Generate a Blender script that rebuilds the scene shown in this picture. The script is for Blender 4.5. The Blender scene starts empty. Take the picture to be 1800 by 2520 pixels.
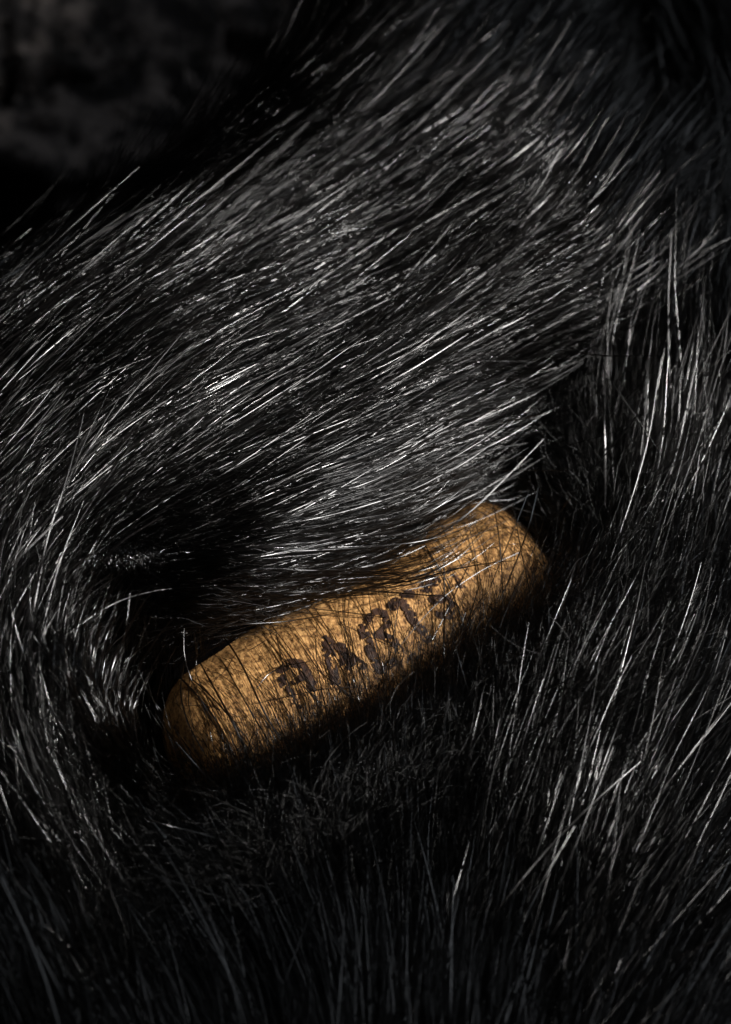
import bpy, math
import numpy as np

# ------------------------------------------------------------------ camera
MM = 0.001
PITCH = math.radians(50.0)          # looking down
DIST = 450.0                        # mm to the sharp plane
PPM = 22.0                          # photograph pixels per mm at that plane
W0, H0 = 1800.0, 2520.0
SP, CP = math.sin(PITCH), math.cos(PITCH)
Rv = np.array([1.0, 0.0, 0.0])
Fv = np.array([0.0, CP, -SP])
Uv = np.array([0.0, SP, CP])
CAM = -Fv * DIST

scene = bpy.context.scene
COL = scene.collection
cam_d = bpy.data.cameras.new('camera')
cam = bpy.data.objects.new('camera', cam_d)
COL.objects.link(cam)
cam.location = CAM * MM
cam.rotation_euler = (math.pi / 2 - PITCH, 0, 0)
cam_d.sensor_fit = 'VERTICAL'
cam_d.sensor_height = 36.0
cam_d.lens = 36.0 * DIST / (H0 / PPM)
cam_d.clip_start = 0.01
cam_d.clip_end = 20.0
cam_d.dof.use_dof = True
cam_d.dof.focus_distance = (DIST - 4.0) * MM
cam_d.dof.aperture_fstop = 22.0
scene.camera = cam

# ------------------------------------------------------------------ light
world = bpy.data.worlds.new('World')
scene.world = world
world.use_nodes = True
world.node_tree.nodes['Background'].inputs[0].default_value = (0.6, 0.65, 0.8, 1)
world.node_tree.nodes['Background'].inputs[1].default_value = 0.004


def img_dir(x, y, w):
    """direction from the subject: x right, y up in the picture, w towards the camera"""
    v = Rv * x + Uv * y - Fv * w
    return v / np.linalg.norm(v)


def spot_lamp(name, target, direction, dist, radius, power, color, cone, blend):
    import mathutils
    d = bpy.data.lights.new(name, 'SPOT')
    d.shadow_soft_size = radius * MM
    d.energy = power
    d.color = color
    d.spot_size = math.radians(cone)
    d.spot_blend = blend
    o = bpy.data.objects.new(name, d)
    COL.objects.link(o)
    o.location = (np.array(target) + direction * dist) * MM
    o.rotation_euler = mathutils.Vector(direction).to_track_quat('Z', 'Y').to_euler()
    return o


KEY_AIM = Rv * 6 + Uv * -1
spot_lamp('studio_spotlight', KEY_AIM, img_dir(0.62, 0.10, 0.78), 600, 50, 53.0, (1.0, 0.97, 0.94), 12.0, 1.0)

def soft_lamp(name, target, direction, dist, size, power, color):
    import mathutils
    d = bpy.data.lights.new(name, 'AREA')
    d.shape = 'RECTANGLE'
    d.size, d.size_y = size[0] * MM, size[1] * MM
    d.energy = power
    d.color = color
    o = bpy.data.objects.new(name, d)
    COL.objects.link(o)
    o.location = (np.array(target) + direction * dist) * MM
    o.rotation_euler = mathutils.Vector(direction).to_track_quat('Z', 'Y').to_euler()
    return o


soft_lamp('fill_softbox', (0, 0, 0), img_dir(0.40, 0.85, 0.33), 700, (200, 140), 0.5, (0.86, 0.92, 1.0))

scene.view_settings.view_transform = 'Standard'
scene.view_settings.look = 'None'
scene.view_settings.exposure = 0.0
scene.view_settings.gamma = 1.0
scene.view_settings.use_curve_mapping = False
scene.cycles.max_bounces = 6
scene.cycles.transparent_max_bounces = 8

rng = np.random.default_rng(7)


# ------------------------------------------------------------------ helpers
def project(P):
    """world mm -> photograph pixels"""
    d = P - CAM
    z = d @ Fv
    return 900 + PPM * DIST * (d @ Rv) / z, 1260 - PPM * DIST * (d @ Uv) / z


def on_plane(px, py, z):
    """pixel -> world point at height z"""
    px, py = np.asarray(px, float), np.asarray(py, float)
    d = Fv * DIST + ((px - 900) / PPM)[..., None] * Rv + ((1260 - py) / PPM)[..., None] * Uv
    t = (z - CAM[2]) / d[..., 2]
    return CAM + d * t[..., None]


def at_depth(px, py, depth):
    d = Fv * DIST + (px - 900) / PPM * Rv + (1260 - py) / PPM * Uv
    return CAM + d * (DIST + depth) / DIST


def sstep(x, a, b):
    t = np.clip((x - a) / (b - a), 0, 1)
    return t * t * (3 - 2 * t)


def vnoise(x, y, seed):
    """smooth value noise, -1..1"""
    r = np.random.default_rng(seed).uniform(-1, 1, (64, 64))
    x, y = np.asarray(x, float), np.asarray(y, float)
    xi, yi = np.floor(x).astype(int), np.floor(y).astype(int)
    fx, fy = x - xi, y - yi
    fx, fy = fx * fx * (3 - 2 * fx), fy * fy * (3 - 2 * fy)
    a, b = r[xi % 64, yi % 64], r[(xi + 1) % 64, yi % 64]
    c, d = r[xi % 64, (yi + 1) % 64], r[(xi + 1) % 64, (yi + 1) % 64]
    return (a * (1 - fx) + b * fx) * (1 - fy) + (c * (1 - fx) + d * fx) * fy


def seg_dist(P, poly, closed):
    """distance of 2D points to a polyline"""
    best = np.full(P.shape[:-1], 1e9)
    n = len(poly)
    for i in range(n if closed else n - 1):
        a, b = poly[i], poly[(i + 1) % n]
        ab = b - a
        t = np.clip(((P - a) @ ab) / (ab @ ab), 0, 1)
        best = np.minimum(best, np.linalg.norm(P - a - t[..., None] * ab, axis=-1))
    return best


def inside(P, poly):
    x, y = P[..., 0], P[..., 1]
    c = np.zeros(x.shape, bool)
    n = len(poly)
    for i in range(n):
        (x1, y1), (x2, y2) = poly[i], poly[(i + 1) % n]
        if y1 == y2:
            continue
        hit = ((y1 > y) != (y2 > y)) & (x < (x2 - x1) * (y - y1) / (y2 - y1) + x1)
        c ^= hit
    return c


def mesh_object(name, verts, faces, mat, parent=None, smooth=True):
    me = bpy.data.meshes.new(name)
    me.from_pydata([tuple(v) for v in np.asarray(verts) * MM], [], [tuple(f) for f in faces])
    me.update()
    if smooth:
        me.polygons.foreach_set('use_smooth', [True] * len(me.polygons))
    if mat:
        me.materials.append(mat)
    o = bpy.data.objects.new(name, me)
    COL.objects.link(o)
    if parent:
        o.parent = parent
    return o


def grid_faces(nu, nv, wrap=False):
    f = []
    for i in range(nu - 1):
        for j in range(nv if wrap else nv - 1):
            k = (j + 1) % nv
            f.append((i * nv + j, i * nv + k, (i + 1) * nv + k, (i + 1) * nv + j))
    return f


# ------------------------------------------------------------------ materials
def new_mat(name):
    m = bpy.data.materials.new(name)
    m.use_nodes = True
    nt = m.node_tree
    return m, nt, nt.nodes, nt.links


def mat_cork():
    m, nt, N, L = new_mat('cork')
    b = N['Principled BSDF']
    tc = N.new('ShaderNodeTexCoord')

    def noise(scale, detail, rough=0.6, stretch=None):
        n = N.new('ShaderNodeTexNoise')
        n.inputs['Scale'].default_value = scale
        n.inputs['Detail'].default_value = detail
        n.inputs['Roughness'].default_value = rough
        if stretch:
            mp = N.new('ShaderNodeMapping')
            mp.inputs['Scale'].default_value = stretch
            L.new(tc.outputs['Object'], mp.inputs['Vector'])
            L.new(mp.outputs['Vector'], n.inputs['Vector'])
        else:
            L.new(tc.outputs['Object'], n.inputs['Vector'])
        return n

    fine = noise(3200, 4, 0.7)
    grain = noise(1500, 3, 0.6)
    mid = noise(420, 4, 0.6)
    big = noise(110, 3, 0.5)
    r1 = N.new('ShaderNodeValToRGB')
    r1.color_ramp.elements[0].position = 0.40
    r1.color_ramp.elements[0].color = (0.12, 0.058, 0.02, 1)
    r1.color_ramp.elements[1].position = 0.60
    r1.color_ramp.elements[1].color = (0.68, 0.385, 0.145, 1)
    e = r1.color_ramp.elements.new(0.49)
    e.color = (0.42, 0.218, 0.075, 1)
    mix1 = N.new('ShaderNodeMath'); mix1.operation = 'MULTIPLY_ADD'
    mix1.inputs[1].default_value = 0.45
    L.new(fine.outputs['Fac'], mix1.inputs[0])
    mul = N.new('ShaderNodeMath'); mul.operation = 'MULTIPLY'
    mul.inputs[1].default_value = 0.55
    L.new(grain.outputs['Fac'], mul.inputs[0])
    L.new(mul.outputs[0], mix1.inputs[2])
    L.new(mix1.outputs[0], r1.inputs['Fac'])
    # broad blotches
    mx = N.new('ShaderNodeMix'); mx.data_type = 'RGBA'; mx.blend_type = 'MULTIPLY'
    r2 = N.new('ShaderNodeValToRGB')
    r2.color_ramp.elements[0].position = 0.35
    r2.color_ramp.elements[0].color = (0.62, 0.52, 0.45, 1)
    r2.color_ramp.elements[1].position = 0.58
    r2.color_ramp.elements[1].color = (1, 1, 1, 1)
    L.new(mid.outputs['Fac'], r2.inputs['Fac'])
    mx.inputs['Factor'].default_value = 0.3
    L.new(r1.outputs['Color'], mx.inputs['A'])
    L.new(r2.outputs['Color'], mx.inputs['B'])
    # pores
    vo = N.new('ShaderNodeTexVoronoi')
    vo.inputs['Scale'].default_value = 900
    L.new(tc.outputs['Object'], vo.inputs['Vector'])
    r3 = N.new('ShaderNodeValToRGB')
    r3.color_ramp.elements[0].position = 0.10
    r3.color_ramp.elements[0].color = (0.22, 0.14, 0.1, 1)
    r3.color_ramp.elements[1].position = 0.24
    r3.color_ramp.elements[1].color = (1, 1, 1, 1)
    L.new(vo.outputs['Distance'], r3.inputs['Fac'])
    mx2 = N.new('ShaderNodeMix'); mx2.data_type = 'RGBA'; mx2.blend_type = 'MULTIPLY'
    L.new(big.outputs['Fac'], mx2.inputs['Factor'])
    L.new(mx.outputs['Result'], mx2.inputs['A'])
    L.new(r3.outputs['Color'], mx2.inputs['B'])
    L.new(mx2.outputs['Result'], b.inputs['Base Color'])
    b.inputs['Roughness'].default_value = 0.62
    b.inputs['Specular IOR Level'].default_value = 0.35
    bp = N.new('ShaderNodeBump')
    bp.inputs['Strength'].default_value = 0.7
    bp.inputs['Distance'].default_value = 0.00016
    L.new(mix1.outputs[0], bp.inputs['Height'])
    L.new(bp.outputs['Normal'], b.inputs['Normal'])
    return m


def mat_ink():
    m, nt, N, L = new_mat('printing_ink')
    b = N['Principled BSDF']
    tc = N.new('ShaderNodeTexCoord')
    n = N.new('ShaderNodeTexNoise')
    n.inputs['Scale'].default_value = 1800
    n.inputs['Detail'].default_value = 4
    L.new(tc.outputs['Object'], n.inputs['Vector'])
    r = N.new('ShaderNodeValToRGB')
    r.color_ramp.elements[0].position = 0.35
    r.color_ramp.elements[0].color = (0.012, 0.006, 0.005, 1)
    r.color_ramp.elements[1].position = 0.72
    r.color_ramp.elements[1].color = (0.075, 0.036, 0.02, 1)
    L.new(n.outputs['Fac'], r.inputs['Fac'])
    L.new(r.outputs['Color'], b.inputs['Base Color'])
    b.inputs['Roughness'].default_value = 0.6
    b.inputs['Specular IOR Level'].default_value = 0.3
    bp = N.new('ShaderNodeBump')
    bp.inputs['Strength'].default_value = 0.6
    bp.inputs['Distance'].default_value = 0.0002
    L.new(n.outputs['Fac'], bp.inputs['Height'])
    L.new(bp.outputs['Normal'], b.inputs['Normal'])
    return m


def mat_hide():
    m, nt, N, L = new_mat('black_hide')
    b = N['Principled BSDF']
    b.inputs['Base Color'].default_value = (0.0012, 0.001, 0.001, 1)
    b.inputs['Roughness'].default_value = 0.9
    b.inputs['Specular IOR Level'].default_value = 0.0
    return m


def mat_rock():
    m, nt, N, L = new_mat('dark_rock')
    b = N['Principled BSDF']
    tc = N.new('ShaderNodeTexCoord')
    n = N.new('ShaderNodeTexNoise')
    n.inputs['Scale'].default_value = 150
    n.inputs['Detail'].default_value = 5
    n.inputs['Roughness'].default_value = 0.65
    L.new(tc.outputs['Object'], n.inputs['Vector'])
    r = N.new('ShaderNodeValToRGB')
    r.color_ramp.elements[0].position = 0.44
    r.color_ramp.elements[0].color = (0.012, 0.010, 0.010, 1)
    r.color_ramp.elements[1].position = 0.60
    r.color_ramp.elements[1].color = (0.15, 0.128, 0.118, 1)
    L.new(n.outputs['Fac'], r.inputs['Fac'])
    L.new(r.outputs['Color'], b.inputs['Base Color'])
    b.inputs['Roughness'].default_value = 0.85
    bp = N.new('ShaderNodeBump')
    bp.inputs['Strength'].default_value = 0.9
    bp.inputs['Distance'].default_value = 0.003
    L.new(n.outputs['Fac'], bp.inputs['Height'])
    L.new(bp.outputs['Normal'], b.inputs['Normal'])
    return m


def mat_hair(name, rough, color, ior):
    m, nt, N, L = new_mat(name)
    for n in list(N):
        if n.type == 'BSDF_PRINCIPLED':
            N.remove(n)
    out = [n for n in N if n.type == 'OUTPUT_MATERIAL'][0]
    h = N.new('ShaderNodeBsdfHairPrincipled')
    h.model = 'CHIANG'
    h.parametrization = 'COLOR'
    h.inputs['Color'].default_value = color
    h.inputs['Roughness'].default_value = rough
    h.inputs['Radial Roughness'].default_value = 0.4
    h.inputs['IOR'].default_value = ior
    h.inputs['Offset'].default_value = math.radians(2.0)
    h.inputs['Random Roughness'].default_value = 0.4
    L.new(h.outputs['BSDF'], out.inputs['Surface'])
    return m


M_CORK, M_INK, M_HIDE, M_ROCK = mat_cork(), mat_ink(), mat_hide(), mat_rock()
M_GUARD = mat_hair('guard_hair_black', 0.07, (0.0010, 0.0009, 0.0009, 1), 1.95)
M_UNDER = mat_hair('underfur_black', 0.10, (0.0010, 0.0009, 0.0008, 1), 1.18)
M_FINE = mat_hair('fine_guard_hair_black', 0.075, (0.0010, 0.0009, 0.0008, 1), 1.37)
M_TANGLE = mat_hair('tangled_underfur_black', 0.10, (0.0010, 0.0009, 0.0008, 1), 1.25)

# ------------------------------------------------------------------ cork frame
R_CORK = 11.5
# centre line of the cork: image points and depth (mm, away from the sharp plane)
CL = at_depth(452, 1925, 5.0)
CR = at_depth(1306, 1418, 18.0)
AX = CR - CL
L_CORK = float(np.linalg.norm(AX))
AX = AX / L_CORK
Bv = -Fv - AX * (-Fv @ AX)          # across the axis, towards the camera
Bv /= np.linalg.norm(Bv)
Nv = np.cross(Bv, AX)               # the third direction; towards the upper left
if Nv @ Uv < 0:
    Nv = -Nv


def cork_radius(s):
    """profile of the worn stopper along its length (0..L)"""
    u = np.clip(s, 0, L_CORK)
    dl, dr = 6.5, 3.6
    left = np.where(u < dl, np.sqrt(np.clip(1 - ((dl - u) / dl) ** 2.3, 0, 1)), 1.0)
    v = L_CORK - u
    right = np.where(v < dr, 0.70 + 0.30 * np.sqrt(np.clip(1 - ((dr - v) / dr) ** 2, 0, 1)), 1.0)
    return R_CORK * left * right


def cork_coords(P):
    d = P - CL
    s = d @ AX
    b, n = d @ Bv, d @ Nv
    return s, np.hypot(b, n), b, n


# ------------------------------------------------------------------ pelt surface
# outline of the upper fold, in the photograph, laid at the height of its crest
FOLD_PX = np.array([(-900, 1760), (-300, 1700), (100, 1620), (360, 1545), (560, 1440), (760, 1280), (930, 1080),
                    (1150, 935), (1330, 880), (1430, 740), (1430, 570), (1360, 350), (1280, 60), (1200, -300),
                    (1300, -900), (-900, -900)], float)
Z_FOLD = 4.0
FOLD = on_plane(FOLD_PX[:, 0], FOLD_PX[:, 1], Z_FOLD - 3)[:, :2]
# where the pelt ends at the back: beyond it lies the rock
BACK_PX = np.array([(-1500, 1100), (-300, 920), (60, 820), (420, 640), (720, 400), (980, 100), (1250, -400), (1400, -900)], float)
BACK = on_plane(BACK_PX[:, 0], BACK_PX[:, 1], 0.0)[:, :2]

GX0, GX1, GY0, GY1, GS = -80.0, 80.0, -125.0, 140.0, 0.5
gx = np.arange(GX0, GX1 + GS / 2, GS)
gy = np.arange(GY0, GY1 + GS / 2, GS)
XX, YY = np.meshgrid(gx, gy, indexing='ij')
PXY = np.stack([XX, YY], -1)


def blur(a, n):
    for _ in range(n):
        a = (np.roll(a, 1, 0) + a + np.roll(a, -1, 0)) / 3
        a = (np.roll(a, 1, 1) + a + np.roll(a, -1, 1)) / 3
    return a


def surface():
    base = -13.2 + 1.6 * vnoise(XX / 22 + 5, YY / 26 + 9, 3) + 0.8 * vnoise(XX / 9, YY / 11, 4)
    # the bottom left and bottom right swell towards the camera
    base += 8.0 * sstep(-YY, 45, 100) + 5.0 * sstep(XX, 8, 26) * sstep(YY, -60, -8) + 4.0 * sstep(XX, 4, 18) * sstep(YY, 2, 18) - 4.0 * sstep(XX, 28, 44) + 16.0 * sstep(-XX, 20, 33) * (0.35 * sstep(YY, -100, -40) + 0.65 * sstep(YY, -48, -8))
    # the hollow in which the cork lies
    axy = AX[:2] / np.linalg.norm(AX[:2])
    nxy = np.array([-axy[1], axy[0]])
    d = PXY - CL[:2]
    s, q = d @ axy, d @ nxy
    Lh = L_CORK * np.linalg.norm(AX[:2])
    ends = sstep(s, -13, -3) * (1 - sstep(s, Lh - 1, Lh + 6))
    cz = CL[2] + (s / Lh) * (CR[2] - CL[2])
    hollow = np.exp(-(np.abs(q - 0.5) / 12.0) ** 4) * ends
    base = base * (1 - hollow) + np.minimum(base, cz - R_CORK - 1.5) * hollow
    # fold
    sd = seg_dist(PXY, FOLD, True) * np.where(inside(PXY, FOLD), 1, -1)
    width = 5.0 + 7 * sstep(-XX, 22, 36)
    f = sstep(sd, -1.5, width)
    top = Z_FOLD + 1.4 * vnoise(XX / 34 + 2, YY / 30 + 3, 11) + 0.4 * vnoise(XX / 12, YY / 12, 12) - 5.0 * sstep(YY, 40, 110)
    z = base * (1 - f) + top * f
    # dark valley right of the fold at the top
    z = z - 14 * sstep(-sd, 2, 10) * (1 - sstep(-sd, 14, 30)) * sstep(YY, 46, 62)
    # back edge: the pelt hangs over the ledge
    bd = seg_dist(PXY, BACK, False)
    t = np.interp(XX, BACK[:, 0], BACK[:, 1])
    beyond = np.where(YY > t, bd, -bd)
    z = z - 75 * sstep(beyond, -6, 46) ** 1.3
    return z, beyond, sd, top


ZZ, BEYOND, FOLD_SD, ZTOP = surface()
ZZ = blur(ZZ, 4)
ZS = blur(ZZ, 30)                    # smoothed: gives the hair its lie
GXs, GYs = np.gradient(ZS, GS)
GRX, GRY = np.gradient(ZZ, GS)
# hair on the rolled front of the fold lies along the fold's top, not down its face
GXt, GYt = np.gradient(blur(ZTOP, 20), GS)
_k = sstep(FOLD_SD, -3, 1) * (1 - sstep(BEYOND, -10, 2))
TGX, TGY = GXs * (1 - _k) + GXt * _k, GYs * (1 - _k) + GYt * _k
_m = np.hypot(TGX, TGY)
_lim = np.minimum(1, np.where((XX > 8) & (YY > -4), 0.2, 9.0) / np.maximum(_m, 1e-6))
TGX, TGY = blur(TGX * _lim, 6), blur(TGY * _lim, 6)     # stiff hair bridges steep dips
TGY = TGY + 0.21 * sstep(XX, 18, 30) * sstep(YY, -22, -4) * (1 - sstep(YY, 30, 44)) * (1 - _k)     # the right bank stands up more


def sample(a, x, y):
    fx = np.clip((x - GX0) / GS, 0, len(gx) - 1.001)
    fy = np.clip((y - GY0) / GS, 0, len(gy) - 1.001)
    i, j = fx.astype(int), fy.astype(int)
    u, v = fx - i, fy - j
    return (a[i, j] * (1 - u) + a[i + 1, j] * u) * (1 - v) + (a[i, j + 1] * (1 - u) + a[i + 1, j + 1] * u) * v


# ------------------------------------------------------------------ ground and rocks
def build_ground():
    n = 150
    x = np.linspace(-420, 420, n)
    y = np.linspace(-300, 620, n)
    X, Y = np.meshgrid(x, y, indexing='ij')
    t = np.interp(X, BACK[:, 0], BACK[:, 1])
    z = -26 - 95 * sstep(Y - t, -18, 60)
    z += 6 * vnoise(X / 60, Y / 60, 21) * sstep(Y - t, 20, 80) + 4 * vnoise(X / 17, Y / 17, 22) * sstep(Y - t, 20, 80)
    o = mesh_object('rock_ground', np.stack([X, Y, z], -1).reshape(-1, 3), grid_faces(n, n), M_ROCK)
    o['kind'] = 'structure'
    return o


def build_rock(px, py, depth, size, seed, label):
    c = at_depth(px, py, depth)
    nu, nv = 64, 110
    th = np.linspace(0.001, math.pi - 0.001, nu)
    ph = np.linspace(0, 2 * math.pi, nv, endpoint=False)
    T, P = np.meshgrid(th, ph, indexing='ij')
    D = np.stack([np.sin(T) * np.cos(P), np.sin(T) * np.sin(P), np.cos(T)], -1)
    def n3(k, s):
        return (vnoise(D[..., 0] * k + s, D[..., 1] * k + 3.3, seed) + vnoise(D[..., 1] * k + 7 + s, D[..., 2] * k, seed + 1)
                + vnoise(D[..., 2] * k + 11, D[..., 0] * k + s, seed + 2)) / 3
    r = 1 + 0.35 * n3(1.6, 1) + 0.22 * n3(4, 2) + 0.16 * n3(9, 4) + 0.10 * n3(19, 6)
    V = c + D * r[..., None] * np.array(size)
    o = mesh_object('dark_rock', V.reshape(-1, 3), grid_faces(nu, nv, True), M_ROCK)
    o['label'] = label
    o['category'] = 'rock'
    o['group'] = 'rocks behind the fur'
    return o


GROUND = build_ground()
build_rock(120, -60, 165, (70, 40, 46), 31, 'large blurred dark rock filling the top left corner above the black crevice')
build_rock(90, 470, 120, (36, 26, 30), 41, 'blurred dark rock at the left edge, just above the fur')
build_rock(620, 230, 140, (40, 24, 26), 51, 'blurred dark rock behind the fur, right of the black crevice')


# ------------------------------------------------------------------ cork
def tag(o, label, cat):
    o['label'] = label
    o['category'] = cat


def empty(name, loc):
    o = bpy.data.objects.new(name, None)
    o.empty_display_size = 0.01
    COL.objects.link(o)
    o.location = loc
    return o


def cork_point(s, ang, lift=0.0):
    """s along the axis from the left end, ang round it: 0 faces the camera, positive towards the upper left"""
    r = cork_radius(s) + lift
    return CL + s[..., None] * AX + (r * np.cos(ang))[..., None] * Bv + (r * np.sin(ang))[..., None] * Nv


CORK = empty('cork_stopper', (0, 0, 0))
tag(CORK, 'brown cork stopper with dark printed letters, half buried in black fur', 'cork')


def build_cork():
    nv = 260
    s = np.concatenate([6.5 * (1 - np.cos(np.linspace(0, math.pi / 2, 40))), np.linspace(6.5, L_CORK - 3.6, 150)[1:],
                        L_CORK - 3.6 + 3.6 * np.sin(np.linspace(0, math.pi / 2, 18))[1:]])
    a = np.linspace(0, 2 * math.pi, nv, endpoint=False)
    S, A = np.meshgrid(s, a, indexing='ij')
    w = 0.10 * vnoise(S / 5, A * 3, 61) + 0.05 * vnoise(S / 1.3, A * 9, 62) + 0.035 * vnoise(S / 0.5, A * 22, 63)
    w *= sstep(S, 0.3, 3)
    V = cork_point(S, A, w).reshape(-1, 3)
    F = grid_faces(len(s), nv, True)
    # flat right end
    V = np.vstack([V, (CL + AX * L_CORK)[None]])
    k = (len(s) - 1) * nv
    F += [(k + j, k + (j + 1) % nv, len(V) - 1) for j in range(nv)]
    return mesh_object('cork_body', V, F, M_CORK, CORK)


build_cork()


def pix_to_cork(px, py):
    """pixel -> (s, angle) on the visible side of the cork"""
    d = Fv * DIST + (px - 900) / PPM * Rv + (1260 - py) / PPM * Uv
    d = d / np.linalg.norm(d)
    o = CAM - CL
    do, oo = d - (d @ AX) * AX, o - (o @ AX) * AX
    A, B, C = do @ do, 2 * do @ oo, oo @ oo - R_CORK ** 2
    disc = max(B * B - 4 * A * C, 0)
    P = CAM + d * (-B - math.sqrt(disc)) / (2 * A)
    q = P - CL
    return q @ AX, math.atan2(q @ Nv, q @ Bv) * R_CORK


# strokes of each printed mark: photograph pixels and half width (mm)
MARKS = [
    # ring-shaped letter with a tail
    [([(690, 1655), (712, 1632), (742, 1636), (756, 1658), (768, 1690)], 0.85), ([(690, 1655), (700, 1685), (722, 1712)], 0.75),
     ([(722, 1680), (752, 1668)], 0.6), ([(768, 1690), (776, 1712)], 0.7), ([(722, 1712), (735, 1738)], 0.5)],
    # upright with a slanting arm
    [([(805, 1575), (814, 1620), (826, 1676)], 0.95), ([(812, 1580), (846, 1600), (872, 1628), (890, 1640)], 0.85),
     ([(846, 1606), (838, 1640)], 0.5), ([(852, 1640), (886, 1642)], 0.7)],
    # two-storey letter
    [([(893, 1545), (902, 1578), (918, 1610), (936, 1648)], 0.9), ([(893, 1545), (920, 1510), (945, 1508)], 0.7),
     ([(945, 1508), (956, 1536), (934, 1562)], 0.75), ([(934, 1562), (968, 1575), (985, 1600)], 0.8), ([(936, 1648), (972, 1630)], 0.7)],
    # letter with a crossbar and a slanting stem
    [([(966, 1492), (985, 1478), (1012, 1462)], 1.0), ([(996, 1488), (1016, 1522), (1036, 1552), (1052, 1572)], 0.85)],
    # curled letter
    [([(1046, 1446), (1058, 1430), (1072, 1432)], 1.1), ([(1046, 1446), (1052, 1456)], 0.8), ([(1068, 1476), (1096, 1474), (1112, 1492)], 0.95),
     ([(1112, 1492), (1108, 1512), (1084, 1512)], 0.95)],
    # small curl
    [([(1103, 1412), (1112, 1402), (1122, 1402)], 0.28), ([(1114, 1417), (1124, 1422), (1132, 1436)], 0.30), ([(1128, 1444), (1142, 1446)], 0.30)],
    # small low mark
    [([(1006, 1622), (1018, 1612), (1030, 1622)], 0.35)],
]


def build_mark(strokes, seed):
    pts = []
    for line, hw in strokes:
        uv = np.array([pix_to_cork(*p) for p in line])
        pts.append((uv, hw))
    allp = np.vstack([p for p, _ in pts])
    pad = 1.6
    step = 0.04
    s = np.arange(allp[:, 0].min() - pad, allp[:, 0].max() + pad, step)
    a = np.arange(allp[:, 1].min() - pad, allp[:, 1].max() + pad, step)
    S, A = np.meshgrid(s, a, indexing='ij')
    P = np.stack([S, A], -1)
    f = np.full(S.shape, 1e9)
    for uv, hw in pts:
        f = np.minimum(f, seg_dist(P, uv, False) - hw * 0.62)
    f += 0.14 * vnoise(S / 0.8, A / 0.8, seed) + 0.07 * vnoise(S / 0.35, A / 0.35, seed + 1)
    wear = vnoise(S / 0.35 + 9, A / 0.35, seed + 2) * 0.6 + vnoise(S / 0.2, A / 0.2, seed + 3) * 0.5
    keep = (f < 0) & ~((wear > 0.34) & (f > -0.55))
    V = cork_point(S, A / R_CORK, np.full(S.shape, 0.17)).reshape(-1, 3)
    n1 = S.shape[1]
    q = keep[:-1, :-1] & keep[1:, 1:]
    ii, jj = np.nonzero(q)
    F = np.stack([ii * n1 + jj, ii * n1 + jj + 1, (ii + 1) * n1 + jj + 1, (ii + 1) * n1 + jj], -1)
    used, inv = np.unique(F, return_inverse=True)
    return mesh_object('printed_letter', V[used], inv.reshape(F.shape), M_INK, CORK)


for k, st in enumerate(MARKS):
    build_mark(st, 100 + 7 * k)

# ------------------------------------------------------------------ hair flow
# photograph pixel -> direction in which the hair tips point (degrees, counter-clockwise from right)
FLOW = np.array([
    (100, 600, 40), (-200, 700, 38), (400, 550, 38), (700, 350, 42), (900, 120, 54), (1000, -100, 55), (1200, 300, 40), (1150, 500, 36),
    (1400, 600, 35), (1380, 780, 40), (900, 600, 30), (600, 750, 28), (200, 900, 30), (0, 1050, 32), (500, 1000, 28),
    (900, 950, 33), (1200, 900, 36), (1000, 1100, 37), (700, 1200, 30), (400, 1200, 28), (150, 1250, 36), (300, 1400, 28), (430, 1430, 22),
    (550, 1330, 28), (850, 1250, 27), (760, 1360, 16), (620, 1420, 16), (900, 1370, 14), (50, 1450, 58), (-200, 1400, 56), (200, 1600, 64), (300, 1600, 50),
    (1480, 750, 52), (1560, 880, 78), (1480, 1000, 84), (1650, 1000, 92), (1750, 800, 95), (1700, 500, 85), (1600, 200, 88), (1750, 100, 92), (1520, 60, 80), (1480, 380, 82), (1440, 200, 68), (1520, 560, 80),
    (1400, 1200, 84), (1300, 1300, 74), (1350, 1450, 60), (1450, 1350, 66), (1600, 1400, 74), (1750, 1400, 82), (1280, 1560, 58), (1500, 1650, 68),
    (1200, 1700, 68), (1050, 1700, 78), (1000, 1560, 72), (900, 1720, 95), (780, 1780, 108), (650, 1800, 116), (540, 1850, 120), (450, 1900, 118),
    (1300, 1900, 70), (1600, 1900, 66), (1750, 2000, 58), (1100, 1950, 84), (900, 2050, 108), (650, 2050, 128), (420, 2080, 132), (330, 1850, 116),
    (250, 1750, 102), (100, 1700, 84), (60, 1950, 104), (200, 2250, 126), (500, 2300, 132), (750, 2300, 122), (1000, 2350, 92),
    (1250, 2300, 72), (1500, 2300, 60), (1750, 2400, 50), (200, 2600, 120), (600, 2700, 118), (1000, 2700, 85), (1400, 2700, 62), (1900, 1500, 88), (1900, 2600, 52)], float)


def flow_direct(px, py):
    c = np.zeros(px.shape)
    s = np.zeros(px.shape)
    for x, y, a in FLOW:
        w = 1.0 / (((px - x) ** 2 + (py - y) ** 2) / 1e4 + 0.15) ** 1.7
        c += w * math.cos(math.radians(a))
        s += w * math.sin(math.radians(a))
    a = np.arctan2(s, c)
    return math.pi / 2 + (a - math.pi / 2) * 1.12      # the hair also rises off the skin, which turns it towards upright


FGX, FGY = np.meshgrid(np.arange(-800, 2601, 25.0), np.arange(-700, 3601, 25.0), indexing='ij')
_fa = flow_direct(FGX, FGY)
FGC, FGSN = np.cos(_fa), np.sin(_fa)


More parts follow.
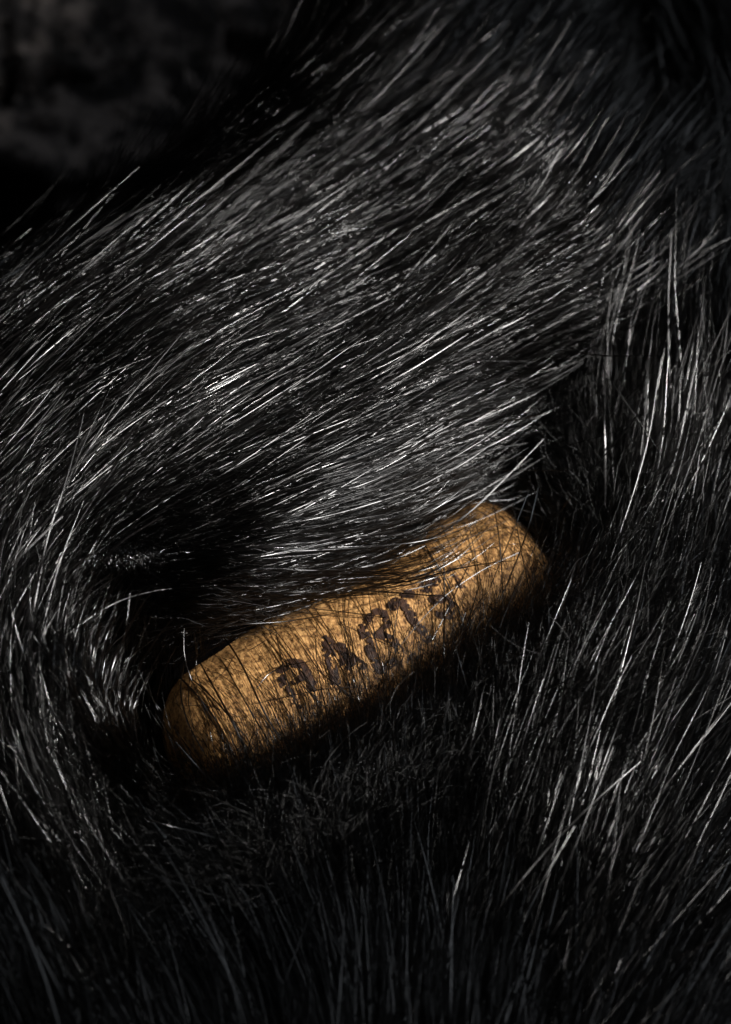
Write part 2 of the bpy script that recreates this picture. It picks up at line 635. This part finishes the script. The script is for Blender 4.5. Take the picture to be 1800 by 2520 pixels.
def flow_angle(px, py):
    i = np.clip((px + 800) / 25.0, 0, FGX.shape[0] - 1.001)
    j = np.clip((py + 700) / 25.0, 0, FGX.shape[1] - 1.001)
    a, b = i.astype(int), j.astype(int)
    u, v = i - a, j - b
    def bl(A):
        return (A[a, b] * (1 - u) + A[a + 1, b] * u) * (1 - v) + (A[a, b + 1] * (1 - u) + A[a + 1, b + 1] * u) * v
    return np.arctan2(bl(FGSN), bl(FGC))


def lie(P, jit):
    """direction along the coat at a point in space"""
    px, py = project(P)
    a = flow_angle(px, py) + jit
    hx, hy = sample(TGX, P[:, 0], P[:, 1]), sample(TGY, P[:, 0], P[:, 1])
    tx = np.cos(a)
    ty = (np.sin(a) - tx * hx * CP) / np.maximum(SP + hy * CP, 0.35)
    T = np.stack([tx, ty, hx * tx + hy * ty], -1)
    return T / np.linalg.norm(T, axis=-1, keepdims=True)


def clump_centre(x, y, cell, seed):
    r = np.random.default_rng(seed).uniform(0, 1, (128, 128, 2))
    ci, cj = np.floor(x / cell).astype(int), np.floor(y / cell).astype(int)
    best = np.full(x.shape, 1e9)
    bx, by = x.copy(), y.copy()
    for di in (-1, 0, 1):
        for dj in (-1, 0, 1):
            i, j = ci + di, cj + dj
            o = r[i % 128, j % 128]
            qx, qy = (i + o[..., 0]) * cell, (j + o[..., 1]) * cell
            d = (qx - x) ** 2 + (qy - y) ** 2
            m = d < best
            best = np.where(m, d, best)
            bx, by = np.where(m, qx, bx), np.where(m, qy, by)
    return bx, by


def strand_frame(x, y, ang_jit):
    """tangent and normal at surface points for hair lying along the flow"""
    z = sample(ZZ, x, y)
    P = np.stack([x, y, z], -1)
    px, py = project(P)
    a = flow_angle(px, py) + ang_jit
    gxx, gyy = sample(GXs, x, y), sample(GYs, x, y)
    hx, hy = sample(TGX, x, y), sample(TGY, x, y)
    tx = np.cos(a)
    ty = (np.sin(a) - tx * hx * CP) / np.maximum(SP + hy * CP, 0.35)
    T = np.stack([tx, ty, hx * tx + hy * ty], -1)
    T /= np.linalg.norm(T, axis=-1, keepdims=True)
    Nn = np.stack([-gxx, -gyy, np.ones_like(gxx)], -1)
    Nn /= np.linalg.norm(Nn, axis=-1, keepdims=True)
    return P, T, Nn, px, py


def roots(count, seed, thin=1.0, only_front=False):
    r = np.random.default_rng(seed)
    x = r.uniform(-68, 68, 3 * count)
    y = r.uniform(-118, 132, 3 * count)
    if only_front:
        x, y = r.uniform(-34, 30, 3 * count), r.uniform(-62, 12, 3 * count)
    steep = np.clip(np.sqrt(1 + sample(GRX, x, y) ** 2 + sample(GRY, x, y) ** 2), 1, 3) / 3
    pick = r.uniform(0, 1, len(x)) < steep
    x, y = x[pick], y[pick]
    P = np.stack([x, y, sample(ZZ, x, y)], -1)
    px, py = project(P)
    ok = (px > -420) & (px < 2150) & (py > -250) & (py < 3050) & (sample(BEYOND, x, y) < 22)
    s, rad, b, n = cork_coords(P)
    ok &= ~((s > -0.5) & (s < L_CORK + 0.5) & (rad < R_CORK + 3.0))
    front = sstep(n, -24, -17) * (n < 2) * sstep(s, -12, -2) * (1 - sstep(s, L_CORK, L_CORK + 8))
    ok &= r.uniform(0, 1, len(x)) > front * (1 - thin)
    if only_front:
        ok &= (n < 4) & (n > -19) & (s > -6) & (s < L_CORK + 11)
    elif thin < 0.9:                      # long hair is sparse in the dark corner behind the fold
        ok &= r.uniform(0, 1, len(x)) > 0.6 * sstep(px, 1330, 1450) * (1 - sstep(py, 560, 720))
    return x[ok], y[ok]


def keep_out(P, gap):
    """push strand points out of the skin and of the cork"""
    zs = sample(ZZ, P[..., 0], P[..., 1])
    P[..., 2] = np.maximum(P[..., 2], zs + gap)
    s, rad, b, n = cork_coords(P)
    rr = cork_radius(s) + 0.25 + gap * 0.3
    hit = (s > 0) & (s < L_CORK) & (rad < rr)
    k = np.where(hit, rr / np.maximum(rad, 1e-3), 1.0) - 1.0
    P += (b * k)[..., None] * Bv + (n * k)[..., None] * Nv
    return P


def make_strands(count, npts, length, lift0, lift1, jitter, clump, wave, seed, curl=0.12, thin=1.0, only_front=False):
    r = np.random.default_rng(seed)
    x, y = roots(count, seed, thin, only_front)
    n = len(x)
    cx, cy = clump_centre(x, y, clump[0], seed + 1)
    cj = vnoise(cx / 3.1, cy / 3.1, seed + 2) * clump[2] + vnoise(cx * 1.7, cy * 1.9, seed + 3) * clump[2] * 0.6
    low = 1 - sstep(sample(FOLD_SD, x, y), -4, 4)
    jit = np.where(r.uniform(0, 1, n) < 0.03 + 0.05 * low, 0.36, jitter * (1 + 0.7 * low))
    ang = cj + r.normal(0, 1, n) * jit
    P0, T, Nn, px, py = strand_frame(x, y, ang)
    B = np.cross(Nn, T)
    Lh = length * np.clip(r.normal(1, 0.22, n), 0.45, 1.6)
    s_, _, _, n_ = cork_coords(P0)
    near = sstep(n_, -30, -20) * (n_ < 2) * sstep(s_, -12, -2) * (1 - sstep(s_, L_CORK, L_CORK + 8))
    Lh = Lh * (1 - 0.38 * sstep(px, 850, 1150) * (1 - sstep(py, 420, 700)))
    l0 = lift0 * (1 + 0.9 * near) * r.uniform(0.6, 1.4, n) + 0.12 * vnoise(cx / 2, cy / 2, seed + 5)
    l1 = lift1 + r.normal(0, 0.23, n)
    bend = r.normal(0, curl, n)
    ph1, ph2 = r.uniform(0, 6.28, n), r.uniform(0, 6.28, n)
    pts = np.zeros((n, npts, 3))
    pts[:, 0] = P0
    ds = 1.0 / (npts - 1)
    for i in range(1, npts):
        u = (i - 0.5) * ds
        up = l0 * (1 - u) ** 1.5 + l1 * u
        sd = bend * (u - 0.3)
        if wave > 0:
            up = up + wave * np.sin(ph1 + u * 13)
            sd = sd + wave * np.sin(ph2 + u * 8)
        Tl = 0.5 * T + 0.5 * lie(pts[:, i - 1], ang)
        D = Tl + Nn * up[:, None] + B * sd[:, None]
        D /= np.linalg.norm(D, axis=-1, keepdims=True)
        pts[:, i] = pts[:, i - 1] + D * (Lh * ds)[:, None]
    # gather the tips of a lock
    off = np.stack([cx - x, cy - y, sample(ZZ, cx, cy) - P0[:, 2]], -1)
    off -= (off * T).sum(-1, keepdims=True) * T
    u = np.linspace(0, 1, npts)
    amt = clump[1] * r.uniform(0.3, 1.3, n)
    pts += off[:, None, :] * (amt[:, None] * u[None] ** 1.4)[..., None]
    g = np.minimum(0.15 + u * 1.0, 0.6)[None]
    pts[:, 1:] = keep_out(pts[:, 1:], np.broadcast_to(g, pts.shape[:2])[:, 1:].copy())
    return pts


def hair_object(name, pts, radius, mat, parent):
    n, k, _ = pts.shape
    cu = bpy.data.hair_curves.new(name)
    cu.add_curves([k] * n)
    cu.position_data.foreach_set('vector', (pts * MM).astype(np.float32).ravel())
    at = cu.attributes.get('radius') or cu.attributes.new('radius', 'FLOAT', 'POINT')
    at.data.foreach_set('value', (radius * MM).astype(np.float32).ravel())
    cu.materials.append(mat)
    o = bpy.data.objects.new(name, cu)
    COL.objects.link(o)
    o.parent = parent
    o['kind'] = 'stuff'
    return o


def taper(n, k, r0, seed, tip=0.35, var=0.25):
    r = np.random.default_rng(seed)
    u = np.linspace(0, 1, k)
    prof = (0.75 + 0.25 * np.sin(np.clip(u * 1.6, 0, 1) * math.pi / 2)) * (1 - (1 - tip) * np.clip((u - 0.6) / 0.4, 0, 1) ** 1.5)
    return r0 * np.where(r.uniform(0, 1, n) < 0.13, 1.6, 0.9)[:, None] * np.clip(r.normal(1, var, n), 0.5, 1.8)[:, None] * prof[None]


PELT = empty('fur_pelt', (0, 0, 0))
tag(PELT, 'glossy black fur pelt folded around the brown cork', 'fur')
st = 2
hv = np.stack([XX, YY, ZZ], -1)[::st, ::st]
mesh_object('hide', hv.reshape(-1, 3), grid_faces(hv.shape[0], hv.shape[1]), M_HIDE, PELT)

coarse = make_strands(21000, 12, 25.0, 0.30, -0.02, 0.08, (5.0, 0.24, 0.09), 0.015, 501, 0.09, 0.3)
hair_object('guard_hair', coarse, taper(len(coarse), 12, 0.060, 1), M_GUARD, PELT)
guard = make_strands(66000, 12, 24.0, 0.30, -0.02, 0.09, (5.0, 0.24, 0.09), 0.02, 551, 0.10, 0.3)
hair_object('fine_guard_hair', guard, taper(len(guard), 12, 0.036, 5), M_FINE, PELT)
under = make_strands(170000, 8, 12.0, 0.5, 0.02, 0.22, (3.2, 0.35, 0.25), 0.16, 601, 0.35, 1.0)
hair_object('underfur', under, taper(len(under), 8, 0.022, 2, 0.4), M_UNDER, PELT)

tangle = make_strands(40000, 10, 14.5, 0.75, 0.10, 0.45, (3.0, 0.2, 0.3), 0.24, 701, 0.5, 1.0, True)
hair_object('tangled_underfur', tangle, taper(len(tangle), 10, 0.019, 3, 0.5), M_TANGLE, PELT)

# ------------------------------------------------------------------ single stray hairs seen in the photograph
def fur_depth(px, py):
    d = Fv * DIST + (px - 900) / PPM * Rv + (1260 - py) / PPM * Uv
    t = np.linspace(0.84, 1.3, 900)
    P = CAM + t[:, None] * d
    k = int(np.argmax(P[:, 2] < sample(ZZ, P[:, 0], P[:, 1])))
    return (t[k] - 1) * DIST


def cork_depth(px, py):
    s, a = pix_to_cork(px, py)
    P = CL + s * AX + R_CORK * (math.cos(a / R_CORK) * Bv + math.sin(a / R_CORK) * Nv)
    return (P - CAM) @ Fv - DIST


# pixels along the hair, radius (mm), lift towards the camera at its two ends (mm)
OVER_CORK = [
    ([(700, 1440), (820, 1448), (950, 1457), (1080, 1467)], .10, 3, 2), ([(1093, 1376), (1094, 1460), (1093, 1560), (1092, 1700)], .10, 2, 3),
    ([(1159, 1379), (1130, 1440), (1102, 1502), (1064, 1575)], .08, 2, 1), ([(1278, 1360), (1197, 1395), (1102, 1458), (1046, 1514), (985, 1590)], .05, 1, 1),
    ([(983, 1332), (1071, 1348), (1184, 1386), (1240, 1410)], .05, 1, 1), ([(1068, 1250), (1109, 1345), (1140, 1401), (1175, 1440)], .055, 3, 1),
    ([(720, 1405), (867, 1377), (992, 1357)], .09, 4, 5), ([(760, 1418), (880, 1410), (974, 1412)], .07, 4, 4), ([(780, 1425), (920, 1420), (1014, 1433)], .09, 3, 4),
    ([(740, 1494), (820, 1503), (895, 1512), (948, 1520)], .06, 2, 2), ([(840, 1535), (890, 1558), (945, 1583), (984, 1599)], .045, 2, 3),
    ([(520, 1525), (546, 1560), (581, 1606), (626, 1697), (640, 1736), (690, 1820)], .11, 3, 4), ([(539, 1614), (566, 1658), (609, 1737), (631, 1773), (700, 1890)], .08, 2, 3),
    ([(492, 1630), (515, 1671), (553, 1739), (594, 1819), (618, 1883), (655, 1975)], .12, 3, 5), ([(468, 1667), (511, 1704), (553, 1748), (600, 1810)], .09, 2, 3),
    ([(509, 1650), (544, 1658), (585, 1693), (610, 1730)], .035, 1, 1), ([(583, 1604), (557, 1649), (522, 1680)], .04, 1, 1), ([(659, 1573), (632, 1590), (605, 1606)], .045, 2, 1),
    ([(633, 1693), (659, 1658), (700, 1639), (760, 1628)], .06, 1, 1), ([(478, 1530), (455, 1625), (440, 1697), (450, 1745), (470, 1800), (502, 1850)], .09, 4, 3),
    ([(470, 1640), (463, 1708), (467, 1754), (478, 1800)], .05, 2, 2), ([(433, 1826), (489, 1891), (529, 1930), (575, 1968)], .11, 4, 5),
    ([(446, 1737), (503, 1735), (553, 1748), (600, 1770)], .03, 2, 1), ([(620, 1734), (719, 1712), (798, 1694), (857, 1690), (906, 1695)], .05, 2, 2),
    ([(725, 1560), (766, 1623), (794, 1664), (847, 1694), (880, 1740)], .07, 1, 3), ([(645, 1560), (707, 1635), (758, 1702), (840, 1780)], .065, 1, 3),
    ([(680, 1560), (699, 1655), (723, 1718), (750, 1790), (800, 1880)], .08, 2, 4), ([(677, 1568), (709, 1611), (778, 1694), (786, 1777), (795, 1840)], .055, 2, 3),
    ([(1215, 1240), (1232, 1340), (1238, 1460), (1240, 1560)], .07, 3, 3), ([(1300, 1215), (1262, 1310), (1235, 1375), (1205, 1450)], .06, 3, 2),
    ([(1325, 1200), (1305, 1290), (1268, 1390), (1230, 1480)], .08, 4, 3), ([(860, 1500), (930, 1480), (1030, 1440), (1110, 1382)], .03, 1, 1),
    ([(905, 1440), (912, 1500), (925, 1580), (950, 1700)], .06, 1, 3), ([(985, 1470), (975, 1530), (960, 1620), (940, 1700)], .05, 1, 3),
    ([(1000, 1166), (1120, 1162), (1250, 1157), (1400, 1158)], .03, 8, 8), ([(1180, 1440), (1150, 1540), (1100, 1640), (1060, 1720)], .08, 2, 4),
]
OVER_FUR = [
    ([(1440, 1711), (1399, 1844), (1338, 2010)], .12, 7, 4), ([(1673, 1750), (1610, 1866), (1570, 1960)], .09, 7, 4), ([(1415, 2033), (1340, 2160), (1255, 2310)], .10, 9, 7),
    ([(1191, 1970), (1178, 2050), (1174, 2110)], .10, 7, 5), ([(1280, 1400), (1400, 1230), (1570, 1020)], .09, 3, 9), ([(1330, 1600), (1380, 1500), (1470, 1380)], .09, 4, 8),
    ([(1282, 515), (1400, 370), (1548, 244)], .13, 3, 8), ([(1227, 321), (1290, 262), (1366, 208)], .13, 3, 7), ([(1011, 83), (1100, 0), (1160, -60)], .13, 4, 8),
    ([(1504, 726), (1590, 668), (1670, 618)], .11, 3, 8), ([(1460, 715), (1570, 620), (1682, 532)], .11, 3, 8), ([(1266, 435), (1330, 395), (1393, 366)], .12, 3, 6),
    ([(1040, 660), (1122, 615), (1371, 532), (1554, 468)], .06, 3, 8), ([(960, 745), (1150, 680), (1321, 604)], .08, 3, 7), ([(33, 1038), (222, 922), (443, 839)], .09, 2, 6),
    ([(560, 785), (700, 752), (900, 722)], .05, 3, 7), ([(6, 1620), (40, 1520), (70, 1460), (122, 1400)], .13, 12, 15), ([(20, 1400), (90, 1330), (155, 1270)], .11, 10, 12),
    ([(190, 1440), (300, 1330), (400, 1270)], .09, 4, 6), ([(380, 1100), (520, 1030), (660, 950)], .08, 2, 6), ([(960, 870), (1100, 800), (1330, 700)], .08, 2, 7),
    ([(400, 1130), (640, 1045), (790, 960)], .07, 2, 6), ([(1000, 1090), (1180, 1050), (1330, 1020)], .10, 3, 8), ([(1120, 1085), (1230, 1070), (1340, 1066)], .09, 3, 6),
    ([(820, 1310), (940, 1275), (1050, 1235)], .10, 4, 7), ([(1490, 1245), (1490, 1100), (1485, 970)], .12, 4, 9), ([(1690, 1050), (1680, 900), (1672, 760)], .10, 4, 9),
    ([(60, 2110), (110, 2190), (170, 2300), (215, 2420)], .12, 12, 9), ([(0, 2160), (60, 2280), (110, 2400), (150, 2540)], .13, 13, 9), ([(310, 2220), (330, 2330), (360, 2460)], .11, 10, 7),
    ([(90, 2330), (160, 2460), (200, 2560)], .12, 11, 8), ([(870, 2100), (770, 2230), (700, 2420)], .05, 8, 6), ([(1280, 2450), (1330, 2350), (1395, 2240)], .09, 8, 10),
]


def resample(lst, depth_of, k=14):
    out, rad = [], []
    for line, r, l0, l1 in lst:
        L = np.array(line, float)
        t = np.concatenate([[0], np.cumsum(np.linalg.norm(np.diff(L, axis=0), axis=1))])
        # smooth the corners of the polyline
        u = np.linspace(0, t[-1], 60)
        X = np.stack([np.interp(u, t, L[:, 0]), np.interp(u, t, L[:, 1])], -1)
        for _ in range(60):
            X[1:-1] = (X[:-2] + 2 * X[1:-1] + X[2:]) / 4
        dep = np.array([depth_of(x, y) for x, y in X])
        dep -= np.linspace(l0, l1, 60)
        for _ in range(400):
            dep[1:-1] = (dep[:-2] + 2 * dep[1:-1] + dep[2:]) / 4
        P = np.array([at_depth(x, y, d) for (x, y), d in zip(X, dep)])
        idx = np.linspace(0, 59, k).round().astype(int)
        out.append(P[idx])
        rad.append(np.full(k, r) * (1 - 0.35 * np.abs(np.linspace(-1, 1, k)) ** 3))
    P = np.array(out)
    s, rr, b, n = cork_coords(P)
    lim = cork_radius(s) + 0.3
    k_ = np.where((s > 0) & (s < L_CORK) & (rr < lim), lim / np.maximum(rr, 1e-3), 1.0) - 1
    P = P + (b * k_)[..., None] * Bv + (n * k_)[..., None] * Nv
    return P, np.array(rad)


p1, r1 = resample(OVER_CORK, cork_depth)
p2, r2 = resample(OVER_FUR, fur_depth)
hair_object('stray_hair', np.concatenate([p1, p2]), np.concatenate([r1, r2]), M_GUARD, PELT)
print('strands', len(guard), len(under), len(tangle))
